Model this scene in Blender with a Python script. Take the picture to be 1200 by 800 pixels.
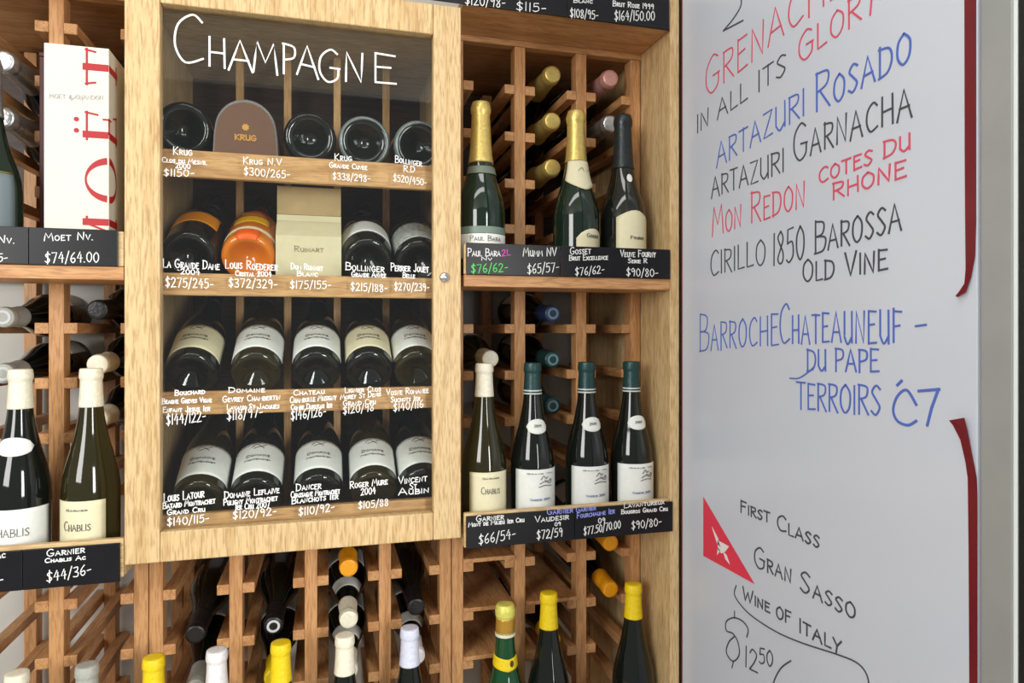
import bpy, bmesh, math, random
from mathutils import Vector, Matrix
random.seed(7)
for o in list(bpy.data.objects): bpy.data.objects.remove(o)
SC = bpy.context.scene
COL = SC.collection
R = math.radians

# ------------------------------------------------------------------ camera, light, exposure
F = 790.0; YAW = 15.2; HOR = 388.0; CY = -1.15
cam = bpy.data.cameras.new('camera'); cam.lens = F/1200*36; cam.sensor_width = 36
cam.shift_y = (HOR-400)/1200
cam.clip_start = 0.02
co = bpy.data.objects.new('camera', cam); COL.objects.link(co)
co.location = (0, CY, 0); co.rotation_euler = (R(90), 0, R(-YAW))
SC.camera = co
SC.view_settings.view_transform = 'Standard'; SC.view_settings.look = 'None'
SC.view_settings.gamma = 1; SC.view_settings.use_curve_mapping = False
SC.view_settings.exposure = -0.24
WORLD = 0.32
w = bpy.data.worlds.new('world'); SC.world = w; w.use_nodes = True
w.node_tree.nodes['Background'].inputs[0].default_value = (0.95, 0.97, 1.0, 1)
w.node_tree.nodes['Background'].inputs[1].default_value = WORLD

def lamp(name, loc, aim, sx, sy, watts, col=(1, .985, .96)):
    l = bpy.data.lights.new(name, 'AREA'); l.shape = 'RECTANGLE'; l.size = sx; l.size_y = sy; l.energy = watts; l.color = col
    o = bpy.data.objects.new(name, l); COL.objects.link(o); o.location = loc
    o.rotation_euler = (Vector(aim)-Vector(loc)).to_track_quat('-Z', 'Y').to_euler()
lamp('ceiling_lamp', (-.35, -.95, 1.24), (-.35, -.95, 0), 1.6, .25, 12)
lamp('added_fill', (-2.0, -2.4, .55), (-.05, 0, -.05), 1.2, 1.2, 66)  # unseen source added on the left to light the shelf fronts
lamp('added_fill', (1.32, -3.1, .05), (0, 0, -.05), .6, 1.6, 84)  # unseen fill added at eye height, reaches deep into the bays

CT, ST = math.cos(R(YAW)), math.sin(R(YAW))
def ray(px, py):
    u = (px-600)/F; v = (HOR-py)/F
    return Vector((CT*u+ST, -ST*u+CT, v))
def PY(px, py, y):                      # where the sight line meets the plane Y = y
    d = ray(px, py); t = (y-CY)/d.y
    return Vector((0, CY, 0))+d*t
def PX(px, py, x):                      # where it meets the plane X = x
    d = ray(px, py); t = x/d.x
    return Vector((0, CY, 0))+d*t

# ------------------------------------------------------------------ materials
def lin(c):
    f = lambda v: v/12.92 if v <= .04045 else ((v+.055)/1.055)**2.4
    return tuple(f(v/255) for v in c)+(1,)
MATS = {}
def mat(name, col, rough=.5, metal=0, spec=.5, coat=0, noise=0, nscale=40, bump=0):
    if name in MATS: return MATS[name]
    m = bpy.data.materials.new(name); m.use_nodes = True; nt = m.node_tree
    b = nt.nodes['Principled BSDF']
    b.inputs['Base Color'].default_value = lin(col)
    b.inputs['Roughness'].default_value = rough; b.inputs['Metallic'].default_value = metal
    b.inputs['Specular IOR Level'].default_value = spec; b.inputs['Coat Weight'].default_value = coat
    if noise or bump:
        tc = nt.nodes.new('ShaderNodeTexCoord')
        n = nt.nodes.new('ShaderNodeTexNoise'); n.inputs['Scale'].default_value = nscale; n.inputs['Detail'].default_value = 4
        nt.links.new(tc.outputs['Object'], n.inputs['Vector'])
        if noise:
            mx = nt.nodes.new('ShaderNodeMix'); mx.data_type = 'RGBA'
            mx.inputs[6].default_value = lin(tuple(max(0, v*(1-noise)) for v in col))
            mx.inputs[7].default_value = lin(tuple(min(255, v*(1+noise)) for v in col))
            nt.links.new(n.outputs['Fac'], mx.inputs[0]); nt.links.new(mx.outputs[2], b.inputs['Base Color'])
        if bump:
            bp = nt.nodes.new('ShaderNodeBump'); bp.inputs['Strength'].default_value = bump; bp.inputs['Distance'].default_value = .001
            nt.links.new(n.outputs['Fac'], bp.inputs['Height']); nt.links.new(bp.outputs['Normal'], b.inputs['Normal'])
    MATS[name] = m; return m

def wood(name, c1, c2, c3, axis, rough=.42):
    if name in MATS: return MATS[name]
    m = bpy.data.materials.new(name); m.use_nodes = True; nt = m.node_tree; N = nt.nodes.new; L = nt.links.new
    b = nt.nodes['Principled BSDF']; b.inputs['Roughness'].default_value = rough; b.inputs['Specular IOR Level'].default_value = .35
    tc = N('ShaderNodeTexCoord'); oi = N('ShaderNodeObjectInfo')
    add = N('ShaderNodeVectorMath'); add.operation = 'ADD'
    L(tc.outputs['Object'], add.inputs[0]); 
    mulr = N('ShaderNodeVectorMath'); mulr.operation = 'SCALE'; mulr.inputs[0].default_value = (3.1, 5.7, 2.3)
    L(oi.outputs['Random'], mulr.inputs['Scale']); L(mulr.outputs[0], add.inputs[1])
    mp = N('ShaderNodeMapping'); s = [1, 1, 1]; s['xyz'.index(axis)] = .09
    mp.inputs['Scale'].default_value = s; L(add.outputs[0], mp.inputs['Vector'])
    n1 = N('ShaderNodeTexNoise'); n1.inputs['Scale'].default_value = 22; n1.inputs['Detail'].default_value = 3; n1.inputs['Distortion'].default_value = .6
    n2 = N('ShaderNodeTexNoise'); n2.inputs['Scale'].default_value = 400; n2.inputs['Detail'].default_value = 3
    L(mp.outputs[0], n1.inputs['Vector']); L(mp.outputs[0], n2.inputs['Vector'])
    # growth rings from folded noise
    ml = N('ShaderNodeMath'); ml.operation = 'MULTIPLY'; ml.inputs[1].default_value = 9; L(n1.outputs['Fac'], ml.inputs[0])
    fr = N('ShaderNodeMath'); fr.operation = 'PINGPONG'; fr.inputs[1].default_value = 1; L(ml.outputs[0], fr.inputs[0])
    r1 = N('ShaderNodeValToRGB'); r1.color_ramp.elements[0].color = lin(c2); r1.color_ramp.elements[1].color = lin(c1)
    r1.color_ramp.elements[0].position = .02; r1.color_ramp.elements[1].position = .55
    L(fr.outputs[0], r1.inputs[0])
    r2 = N('ShaderNodeValToRGB'); r2.color_ramp.elements[0].position = .36; r2.color_ramp.elements[1].position = .54
    L(n2.outputs['Fac'], r2.inputs[0])
    mx = N('ShaderNodeMix'); mx.data_type = 'RGBA'; mx.inputs[6].default_value = lin(c3)
    L(r2.outputs[0], mx.inputs[0]); L(r1.outputs[0], mx.inputs[7])
    mx2 = N('ShaderNodeMix'); mx2.data_type = 'RGBA'; mx2.inputs[0].default_value = .6
    L(r1.outputs[0], mx2.inputs[6]); L(mx.outputs[2], mx2.inputs[7])
    L(mx2.outputs[2], b.inputs['Base Color'])
    bp = N('ShaderNodeBump'); bp.inputs['Strength'].default_value = .15; bp.inputs['Distance'].default_value = .0006
    L(n2.outputs['Fac'], bp.inputs['Height']); L(bp.outputs['Normal'], b.inputs['Normal'])
    MATS[name] = m; return m
def oak(a): return wood('oak_'+a, (217, 188, 139), (202, 170, 120), (158, 122, 76), a)
def pine(a): return wood('pine_'+a, (204, 154, 104), (184, 132, 84), (150, 104, 64), a)
def emit(name, col, s):
    m = bpy.data.materials.new(name); m.use_nodes = True; nt = m.node_tree
    b = nt.nodes['Principled BSDF']; b.inputs['Base Color'].default_value = (.8, .8, .8, 1)
    b.inputs['Emission Color'].default_value = lin(col); b.inputs['Emission Strength'].default_value = s
    return m
def pane_mat():
    m = bpy.data.materials.new('clear_pane'); m.use_nodes = True; nt = m.node_tree
    for n in list(nt.nodes): nt.nodes.remove(n)
    o = nt.nodes.new('ShaderNodeOutputMaterial'); mx = nt.nodes.new('ShaderNodeMixShader')
    t = nt.nodes.new('ShaderNodeBsdfTransparent'); t.inputs[0].default_value = (.98, .99, .985, 1)
    g = nt.nodes.new('ShaderNodeBsdfGlossy'); g.inputs['Roughness'].default_value = 0.02
    lw = nt.nodes.new('ShaderNodeLayerWeight'); lw.inputs[0].default_value = .5
    pw = nt.nodes.new('ShaderNodeMath'); pw.operation = 'POWER'; pw.inputs[1].default_value = 5
    ma = nt.nodes.new('ShaderNodeMath'); ma.operation = 'MULTIPLY_ADD'; ma.inputs[1].default_value = .96; ma.inputs[2].default_value = .04
    nt.links.new(lw.outputs['Facing'], pw.inputs[0]); nt.links.new(pw.outputs[0], ma.inputs[0])
    nt.links.new(ma.outputs[0], mx.inputs[0]); nt.links.new(t.outputs[0], mx.inputs[1]); nt.links.new(g.outputs[0], mx.inputs[2])
    nt.links.new(mx.outputs[0], o.inputs[0]); return m
PANE = pane_mat()
WHITE_PEN = mat('white_pen', (240, 242, 240), .6)
SLATE = mat('slate_board', (20, 20, 24), .34, spec=.3, noise=.25, nscale=30)
GL_DARK = mat('bottle_glass_dark', (20, 24, 20), .06, spec=.6)
GL_GREEN = mat('bottle_glass_green', (22, 40, 30), .06, spec=.6)
GL_OLIVE = mat('bottle_glass_olive', (42, 39, 17), .06, spec=.6)
GL_AMBER = mat('bottle_glass_amber', (214, 120, 24), .12, spec=.6)
PAPER = mat('label_paper', (234, 238, 233), .6, noise=.03, nscale=120)
PAPER_CREAM = mat('label_cream', (228, 222, 186), .6, noise=.03, nscale=120)
INK = mat('label_ink', (90, 90, 86), .6)
INK_BLUE = mat('label_ink_blue', (120, 140, 175), .6)

# ------------------------------------------------------------------ mesh helpers
def link(name, bm, m, parent=None, smooth=False, origin=None):
    if origin is not None: bmesh.ops.translate(bm, vec=-Vector(origin), verts=bm.verts)
    bmesh.ops.recalc_face_normals(bm, faces=bm.faces)
    me = bpy.data.meshes.new(name); bm.to_mesh(me); bm.free()
    if smooth:
        for p in me.polygons: p.use_smooth = True
    return linkme(name, me, m, parent, origin if parent is None else None)
def linkme(name, me, m, parent=None, loc=None):
    o = bpy.data.objects.new(name, me); COL.objects.link(o)
    if m is not None and not me.materials: me.materials.append(m)
    if parent is not None: o.parent = parent
    elif loc is not None: o.location = loc
    return o
def tag(o, label, cat, group=None):
    o['label'] = label; o['category'] = cat
    if group: o['group'] = group
    return o
def thing(name, label, cat, loc, group=None, rot=(0, 0, 0)):
    o = bpy.data.objects.new(name, None); COL.objects.link(o); o.empty_display_size = .05
    o.location = loc; o.rotation_euler = rot
    return tag(o, label, cat, group)
def struct(name, bm, m):
    o = link(name, bm, m); o['kind'] = 'structure'; return o
def bx(x0, x1, y0, y1, z0, z1, bev=.0012, bm=None):
    b = bmesh.new()
    r = bmesh.ops.create_cube(b, size=1)
    for v in b.verts:
        v.co = Vector((x0+(v.co.x+.5)*(x1-x0), y0+(v.co.y+.5)*(y1-y0), z0+(v.co.z+.5)*(z1-z0)))
    if bev: bmesh.ops.bevel(b, geom=list(b.edges), offset=bev, segments=2, affect='EDGES', profile=.5)
    if bm is None: return b
    me = bpy.data.meshes.new('t'); b.to_mesh(me); b.free(); bm.from_mesh(me); bpy.data.meshes.remove(me)
    return bm
def lathe(prof, n=36, a0=0, a1=2*math.pi):
    bm = bmesh.new(); full = abs(a1-a0-2*math.pi) < 1e-6
    rows = []
    for r, z in prof:
        if r < 1e-6: rows.append([bm.verts.new((0, 0, z))]); continue
        k = n if full else n+1
        rows.append([bm.verts.new((r*math.sin(a0+(a1-a0)*i/n), -r*math.cos(a0+(a1-a0)*i/n), z)) for i in range(k)])
    for A, B in zip(rows, rows[1:]):
        for i in range(n):
            j = (i+1) % n if full else i+1
            try:
                if len(A) == 1: bm.faces.new((A[0], B[i], B[j]))
                elif len(B) == 1: bm.faces.new((A[i], A[j], B[0]))
                else: bm.faces.new((A[i], A[j], B[j], B[i]))
            except ValueError: pass
    return bm
def smooth_profile(pts, n=5):
    out = []
    P = [pts[0]]+list(pts)+[pts[-1]]
    for i in range(1, len(P)-2):
        for k in range(n):
            t = k/n; a = []
            for c in (0, 1):
                p0, p1, p2, p3 = P[i-1][c], P[i][c], P[i+1][c], P[i+2][c]
                a.append(.5*(2*p1+(p2-p0)*t+(2*p0-5*p1+4*p2-p3)*t*t+(3*p1-p0-3*p2+p3)*t**3))
            out.append(tuple(a))
    out.append(tuple(pts[-1])); return out

# ------------------------------------------------------------------ handwriting
G = {}
def g(ch, w, *strokes): G[ch] = (w, strokes)          # a stroke that starts with '~' is smoothed
def S(s):
    sm = s[0] == '~'; s = s.lstrip('~')
    return sm, [tuple(float(q) for q in p.split(',')) for p in s.split()]
g('A', .7, '0,0 .33,1 .7,0', '.12,.36 .58,.36'); g('B', .6, '.05,1 .05,0', '~.05,1 .5,.9 .45,.58 .05,.52', '~.05,.52 .6,.42 .5,.05 .0,0')
g('C', .62, '~.6,.86 .4,1 .1,.78 .04,.35 .25,.02 .62,.12'); g('D', .66, '.05,1 .05,0', '~.0,1 .5,.88 .64,.5 .45,.1 .0,0')
g('E', .55, '.06,1 .06,0', '.06,1 .52,.97', '.06,.53 .42,.55', '.06,0 .55,.02'); g('F', .52, '.06,1 .06,0', '.06,1 .52,.97', '.06,.53 .42,.55')
g('G', .68, '~.6,.88 .38,1 .08,.75 .05,.3 .3,.0 .6,.12 .64,.42', '.38,.44 .68,.42'); g('H', .62, '.05,1 .05,0', '.58,1 .6,0', '.05,.48 .58,.5')
g('I', .12, '.06,1 .06,0'); g('J', .5, '.4,1 .4,.2', '~.4,.2 .25,0 .02,.15'); g('K', .6, '.06,1 .06,0', '.55,1 .08,.45 .6,0')
g('L', .5, '.06,1 .06,0 .5,.03'); g('M', .8, '.0,0 .12,1 .4,.35 .68,1 .8,0'); g('N', .64, '.04,0 .06,1 .56,0 .6,1')
g('O', .66, '~.33,1 .08,.78 .05,.3 .3,0 .58,.2 .62,.7 .36,1'); g('P', .56, '.06,1 .06,0', '~.02,1 .5,.92 .5,.58 .06,.46')
g('Q', .68, '~.33,1 .08,.78 .05,.3 .3,0 .58,.2 .62,.7 .36,1', '.42,.25 .68,-.08'); g('R', .6, '.06,1 .06,0', '~.02,1 .52,.92 .48,.6 .06,.5', '.2,.5 .6,0')
g('S', .52, '~.5,.88 .28,1 .06,.78 .28,.52 .48,.26 .26,0 .02,.12'); g('T', .6, '0,1 .6,.98', '.3,1 .3,0'); g('U', .62, '.05,1 .05,.25', '~.05,.25 .28,0 .55,.22', '.57,1 .58,0')
g('V', .6, '0,1 .3,0 .6,1'); g('W', .85, '0,1 .2,0 .42,.75 .62,0 .85,1'); g('X', .6, '0,1 .6,0', '.6,1 0,0'); g('Y', .58, '0,1 .28,.48', '.58,1 .28,.48 .22,-.05'); g('Z', .58, '.02,1 .56,1 .04,0 .58,.02')
g('0', .55, '~.28,1 .06,.72 .06,.28 .28,0 .5,.28 .5,.72 .28,1'); g('1', .16, '.1,1 .08,0'); g('2', .52, '~.04,.78 .2,1 .46,.82 .3,.4 .02,0', '.02,0 .52,.04')
g('3', .5, '~.04,.92 .4,.95 .36,.6 .16,.52 .46,.38 .38,.04 .02,.08'); g('4', .52, '.3,1 .02,.4 .5,.42', '.38,.75 .36,0'); g('5', .5, '.46,1 .1,.98 .08,.58', '~.08,.58 .4,.6 .46,.2 .2,0 .02,.08')
g('6', .5, '~.4,1 .12,.65 .05,.25 .25,0 .46,.2 .36,.46 .08,.34'); g('7', .52, '.02,.98 .5,1 .2,0'); g('8', .5, '~.26,1 .06,.8 .4,.35 .4,.08 .2,0 .06,.2 .42,.72 .26,1'); g('9', .5, '~.44,.8 .22,1 .05,.75 .2,.52 .44,.75 .42,.4 .36,0')
g('$', .5, '~.48,.82 .26,.94 .06,.74 .28,.5 .46,.28 .26,.06 .02,.18', '.26,1.1 .26,-.1'); g('/', .35, '0,-.15 .35,1.1'); g('-', .4, '.04,.42 .36,.46'); g("'", .12, '.08,1.05 .03,.8'); g('.', .12, '.04,.03 .08,.0'); g(',', .12, '.08,.05 .02,-.12'); g('(', .25, '~.24,1.1 .06,.7 .05,.3 .2,-.1')
g('&', .6, '~.6,.0 .2,.6 .3,.95 .42,.75 .06,.25 .2,0 .55,.35'); g('+', .4, '.2,.7 .2,.2', '.02,.45 .38,.45')

def layout(text, small=.66, gap=.15, space=.45, jit=.03):
    x = 0; out = []
    for ch in text:
        if ch == ' ': x += space; continue
        up = ch.upper(); k = small if ch.islower() else 1.0
        wd, st = G[up]
        for s in st:
            sm, pts = S(s)
            dy = random.uniform(-jit, jit)
            out.append((sm, [(x+px*k*.95, py*k+dy) for px, py in pts]))
        x += wd*k*.95+gap*(.6+.4*k)
    return x-gap, out
def catmull(pts, n=6):
    return smooth_profile(pts, n)
def densify(pts, d):
    out = [pts[0]]
    for a, b in zip(pts, pts[1:]):
        L_ = math.hypot(b[0]-a[0], b[1]-a[1]); k = max(1, int(L_/d))
        for i in range(1, k+1): out.append((a[0]+(b[0]-a[0])*i/k, a[1]+(b[1]-a[1])*i/k))
    return out
STROKE = [0]
def ribbon(bm, pts, wd, to3d, th=.0006, base=.0002):
    """a pen stroke: a strip of width wd and thickness th along pts on the surface to3d(u, v, off)"""
    STROKE[0] += 1; th += (STROKE[0] % 6)*.00005
    rows = []
    n = len(pts)
    for i, p in enumerate(pts):
        a = pts[max(0, i-1)]; b = pts[min(n-1, i+1)]
        dx, dy = b[0]-a[0], b[1]-a[1]; l = math.hypot(dx, dy) or 1
        nx, ny = -dy/l*wd/2, dx/l*wd/2
        if i == 0: p = (p[0]-dx/l*wd*.4, p[1]-dy/l*wd*.4)
        if i == n-1: p = (p[0]+dx/l*wd*.4, p[1]+dy/l*wd*.4)
        rows.append([bm.verts.new(to3d(p[0]+nx, p[1]+ny, base)), bm.verts.new(to3d(p[0]+nx*.9, p[1]+ny*.9, base+th)),
                     bm.verts.new(to3d(p[0]-nx*.9, p[1]-ny*.9, base+th)), bm.verts.new(to3d(p[0]-nx, p[1]-ny, base))])
    for A, B in zip(rows, rows[1:]):
        for k in range(4):
            bm.faces.new((A[k], A[(k+1) % 4], B[(k+1) % 4], B[k]))
    bm.faces.new(rows[0]); bm.faces.new(rows[-1][::-1])
def polyfill(bm, pts, to3d, th=.0005, base=.0002):
    top = [bm.verts.new(to3d(u, v, base+th)) for u, v in pts]; bot = [bm.verts.new(to3d(u, v, base)) for u, v in pts]
    bm.faces.new(top); bm.faces.new(bot[::-1])
    for i in range(len(pts)):
        j = (i+1) % len(pts); bm.faces.new((top[i], bot[i], bot[j], top[j]))
def plane_map(O, U, V, Nn):
    O, U, V, Nn = Vector(O), Vector(U), Vector(V), Vector(Nn)
    return lambda u, v, off: O+U*u+V*v+Nn*off
def front_map(y):      # surface facing the viewer at Y = y; u = world x, v = world z
    return lambda u, v, off: Vector((u, y-off, v))
def side_map(x):       # surface facing -X at X = x; u = -world y, v = world z
    return lambda u, v, off: Vector((x-off, -u, v))
def text_line(bm, text, p0, p1, h, to3d, wd, **kw):
    """one written line from p0 to p1 (surface coordinates u, v of its baseline), capitals h high"""
    W, st = layout(text, **kw)
    dx, dy = p1[0]-p0[0], p1[1]-p0[1]
    for sm, pts in st:
        q = [(p0[0]+dx*a/W, p0[1]+dy*a/W+b*h) for a, b in pts]
        if sm: q = catmull(q, 5)
        else: q = densify(q, max(h*.4, .004))
        ribbon(bm, q, wd, to3d)
def ftext(bm, text, px0, py0, px1, py1, hpx, y, wd, **kw):
    a, b = PY(px0, py0, y), PY(px1, py1, y); c = PY(px0, py0-hpx, y)
    text_line(bm, text, (a.x, a.z), (b.x, b.z), c.z-a.z, front_map(y), wd, **kw)

# ------------------------------------------------------------------ the room
XW = .662
struct('floor', bx(-3.5, 1.2, -2.6, .5, -1.54, -1.5, 0), mat('floor_boards', (186, 176, 160), .5, noise=.08, nscale=6))
struct('ceiling', bx(-3.5, 1.2, -2.5, .5, 1.25, 1.3, 0), mat('ceiling_paint', (205, 203, 196), .8, noise=.02, nscale=8))
struct('wall_back', bx(-3.5, 1.2, .46, .5, -1.5, 1.25, 0), mat('wall_plaster', (196, 195, 190), .8, noise=.04, nscale=9))
struct('wall_right', bx(XW, XW+.1, -.6, .46, -1.5, 1.25, 0), mat('wall_side_paint', (190, 188, 182), .8, noise=.04, nscale=9))

# brushed steel door jamb and the dark door beyond it
STEEL = mat('brushed_steel', (162, 165, 164), .38, .3, noise=.06, nscale=14)
def yof(px, x=.645): return PX(px, 388, x).y
YJ = yof(1146)
struct('trim_1', bx(.645, .70, yof(1187), yof(1148), -1.5, 1.25, .002), STEEL)
struct('trim_2', bx(.6448, .70, yof(1192), yof(1187), -1.5, 1.25, .001), mat('jamb_edge', (226, 234, 232), .35))
struct('door_1', bx(.6452, .70, yof(1192)-.42, yof(1192), -1.5, 1.25, .002), mat('dark_door', (14, 18, 17), .4))

# ------------------------------------------------------------------ racks
YP = .123; YB = .405
UP = [.473, .381, .289, .2, .115]; MID = [.005, -.086, -.177, -.268]; LOW = [-.453, -.547, -.64, -.733]
UPL = [.502, .411, .320, .229, .138]
PZ0, PZ1 = -1.49, .62
def rack(name, label, posts, sides, segs, shelves, xa, xb, upl, panel=None):
    t = thing(name, label, 'wine rack', ((xa+xb)/2, .2, -1.5)); O = t.location.copy()
    for xp, (z0, z1) in posts:
        link('post', bx(xp-.011, xp+.011, YP, YP+.03, z0, z1), pine('z'), t, origin=O)
        link('back_post', bx(xp-.011, xp+.011, YB, YB+.03, z0, z1), pine('z'), t, origin=O)
    for xp, sd in sides:
        for z in upl+MID+LOW if segs == 'all' else LOW:
            x0 = xp+.011 if sd > 0 else xp-.031
            link('bottle_rail', bx(x0, x0+.02, YP-.001, YB+.028, z-.009, z+.009), pine('y'), t, origin=O)
    for (z0, z1, y0, lip) in shelves:
        link('shelf', bx(xa, xb, y0, YP-.001, z0, z1), pine('x') if z0 > 0 else oak('x'), t, origin=O)
        if lip: link('shelf_lip', bx(xa, xb, 0, .0115, lip[0], lip[1], .002), oak('x'), t, origin=O)
    if segs == 'all': link('darkening_panel', bx(xa, xb, .437, .447, .0995, .5685), wood('dark_back', (66, 48, 36), (50, 36, 26), (40, 28, 20), 'x'), t, origin=O)  # dark sheet added to deepen the gloom behind the upper bays
    return t
full = (PZ0, .558)
SH = [(.569, .590, 0, (.5905, .626)), (.078, .0985, 0, (.099, .1525)), (-.376, -.356, .012, (-.376, -.3165)), (-.846, -.826, .012, (-.846, -.79))]
XR0, XR1 = .2265, .6215
t = rack('wine_rack', 'oak and pine wine rack between the glazed champagne cabinet and the whiteboard', [(.238, full), (.362, full), (.4906, full), (.609, full)],
         [(.238, 1), (.362, -1), (.362, 1), (.4906, -1), (.4906, 1), (.609, -1)], 'all', SH, XR0, XR1, UP)
O = t.location.copy()
link('side_panel', bx(.622, .641, 0, .455, -1.5, 1.1, .0015), oak('z'), t, origin=O)
link('top_rail', bx(XR0, XR1, YP, YP+.02, .5585, .5685+.02), pine('x'), t, origin=O)
link('top_panel', bx(XR0, XR1, YP+.0205, .455, .57, .588), pine('x'), t, origin=O)
for x0, x1, z in ((.2485, .3505, -.443), (.2485, .3505, -.537), (.2485, .3505, -.63), (.3735, .4795, -.537)):
    link('bottle_tray', bx(x0, x1, YP-.006, YB-.002, z-.0009, z+.007), pine('y'), t, origin=O)

XL0, XL1 = -.70, -.3028
t = rack('wine_rack', 'pine wine rack at the left edge of the photo holding the white gift box', [(-.577, full), (-.435, full), (-.3087, full)],
         [(-.577, 1), (-.435, -1), (-.435, 1), (-.3087, -1)], 'all', SH, XL0, XL1, UPL)
O = t.location.copy()
link('top_rail', bx(XL0, XL1, YP, YP+.02, .5585, .5685+.02), pine('x'), t, origin=O)
link('top_panel', bx(XL0, XL1, YP+.0205, .455, .57, .588), pine('x'), t, origin=O)

low = (PZ0, -.364)
t = rack('wine_rack', 'pine wine rack of narrow bays below the glazed champagne cabinet', [(-.2855, low), (-.158, low), (-.0313, low), (.101, low), (.2145, low)],
         [(-.2855, 1), (-.158, -1), (-.158, 1), (-.0313, -1), (-.0313, 1), (.101, -1), (.101, 1), (.2145, -1)], 'low', SH[3:], -.296, .2255, UP)

# ------------------------------------------------------------------ glazed champagne cabinet
DX0, DX1, DZ0, DZ1 = -.302, .221, -.358, .561
IX0, IX1, IZ0, IZ1 = -.2525, .173, -.311, .509
cab = thing('display_cabinet', 'oak champagne cabinet with a glazed door written over in white pen', 'cabinet', (-.04, .2, -.358)); O = cab.location.copy()
CY0 = .0225
link('side_panel', bx(-.2965, -.2825, CY0, .44, -.358, .561), oak('z'), cab, origin=O)
link('side_panel', bx(.206, .222, CY0, .44, -.358, .561), oak('z'), cab, origin=O)
link('top_panel', bx(-.282, .2055, CY0, .44, .545, .561), oak('x'), cab, origin=O)
link('bottom_panel', bx(-.282, .2055, CY0, .44, -.358, -.342), oak('x'), cab, origin=O)
ROWS = [(.291, .248), (.0935, .0575), (-.097, -.1345), (-.2935, -.3415)]
SHELF_Z = [zt-d for (zt, zb), d in zip(ROWS, (.0006, .012, .012, .026))]
LIPW = wood('lip_oak', (204, 162, 108), (186, 142, 90), (156, 114, 70), 'x')
for (zt, zb), zs in zip(ROWS, SHELF_Z):
    s = link('shelf', bx(-.282, .2055, .0445, .19, zs-.01, zs), LIPW, cab, origin=O)
    link('shelf_lip', bx(-.282, .2055, .030, .044, zb, zt, .002), LIPW, s, origin=O)
link('darkening_panel', bx(-.282, .2055, .43, .44, -.3415, .5445), wood('dark_back', (66, 48, 36), (50, 36, 26), (40, 28, 20), 'x'), cab, origin=O)  # added dark sheet, keeps the depth behind the slats gloomy
for x in (-.1655, -.078, .016, .1125):
    link('divider_slat', bx(x-.007, x+.007, .238, .252, -.3415, .5445), wood('slat_oak', (206, 164, 110), (188, 144, 92), (158, 116, 72), 'z'), cab, origin=O)
door = bpy.data.objects.new('door', None); COL.objects.link(door); door.parent = cab
link('stile', bx(DX0, IX0, 0, .022, DZ0, DZ1, .002), oak('z'), door, origin=O)
link('stile', bx(IX1, DX1, 0, .022, DZ0, DZ1, .002), oak('z'), door, origin=O)
link('rail', bx(IX0+.0003, IX1-.0003, 0.0003, .022, IZ1, DZ1, .002), oak('z'), door, origin=O)
link('rail', bx(IX0+.0003, IX1-.0003, 0.0003, .022, DZ0, IZ0, .002), oak('z'), door, origin=O)
link('glass_pane', bx(IX0-.004, IX1+.004, .012, .016, IZ0-.004, IZ1+.004, 0), PANE, door, origin=O)
p = PY(521, 325, 0)
b = lathe([(0, .006), (.0035, .006), (.004, .005), (.006, .0045), (.0085, .003), (.009, 0), (0, 0)], 24)
bmesh.ops.rotate(b, cent=(0, 0, 0), matrix=Matrix.Rotation(R(90), 3, 'X'), verts=b.verts); bmesh.ops.translate(b, vec=(p.x, 0, p.z), verts=b.verts)
lk = link('lock', b, mat('chrome', (215, 215, 215), .2, 1), door, True, origin=O)

YG = .0118
def glass_note(lines, wd=.0016, name='lettering', label=None):
    b = bmesh.new()
    for tx, x0, y0, x1, y1, h in lines: ftext(b, tx, x0, y0, x1, y1, h, YG, wd)
    o = link(name, b, WHITE_PEN, door, origin=O)
    if label: o['label'] = label
b = bmesh.new(); W_ = .0033
def gl(ch, x0, y0, x1, y1, h, w_=W_): ftext(b, ch, x0, y0, x1, y1, h, YG, w_, jit=0)
gl('C', 203, 73, 238, 76, 58); gl('H', 244, 77, 264, 80, 34); gl('A', 268, 82, 296, 85, 36); gl('M', 297, 84, 325, 88, 36)
gl('P', 331, 86, 346, 88, 35); gl('A', 348, 87, 373, 93, 36); gl('G', 373, 95, 398, 97, 38); gl('N', 404, 95, 426, 97, 34); gl('E', 437, 96, 464, 99, 34)
o = link('lettering', b, WHITE_PEN, door, origin=O); o['label'] = 'large white pen lettering reading CHAMPAGNE'
glass_note([('Krug', 203, 181, 225, 182, 9), ('Clos du Mesnil', 190, 190, 242, 193, 6), ('2000', 206, 197, 223, 198, 6), ('$1150-', 192, 206, 228, 207, 8)], .0013)
glass_note([('Krug N.V', 285, 192, 330, 194, 8), ('$300/265-', 286, 205, 340, 209, 9)], .0013)
glass_note([('Krug', 392, 188, 412, 189, 8), ('Grande Cuvee', 386, 196, 430, 199, 6), ('$338/298-', 390, 210, 434, 213, 8)], .0013)
glass_note([('Bollinger', 463, 190, 494, 195, 8), ('R.D', 473, 201, 486, 202, 7), ('$520/450-', 461, 212, 500, 218, 8)], .0013)
glass_note([('La Grande Dame', 191, 313, 257, 316, 10), ('2004', 212, 321, 234, 322, 6), ('$275/245-', 194, 336, 250, 338, 11)], .0015)
glass_note([('Louis Roederer', 264, 314, 325, 317, 10), ('Cristal 2004', 276, 323, 318, 324, 6), ('$372/329-', 268, 336, 325, 338, 10)], .0015)
glass_note([('Dom Ruinart', 341, 315, 378, 317, 7), ('Blanc', 348, 323, 372, 324, 6), ('$175/155-', 340, 338, 388, 338, 9)], .0014)
glass_note([('Bollinger', 405, 316, 450, 319, 9), ('Grande Annee', 412, 324, 452, 325, 6), ('$215/188-', 411, 340, 454, 342, 9)], .0015)
glass_note([('Perrier Jouet', 458, 317, 502, 319, 9), ('Belle', 472, 325, 486, 326, 6), ('$270/239-', 462, 340, 503, 341, 9)], .0015)
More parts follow.
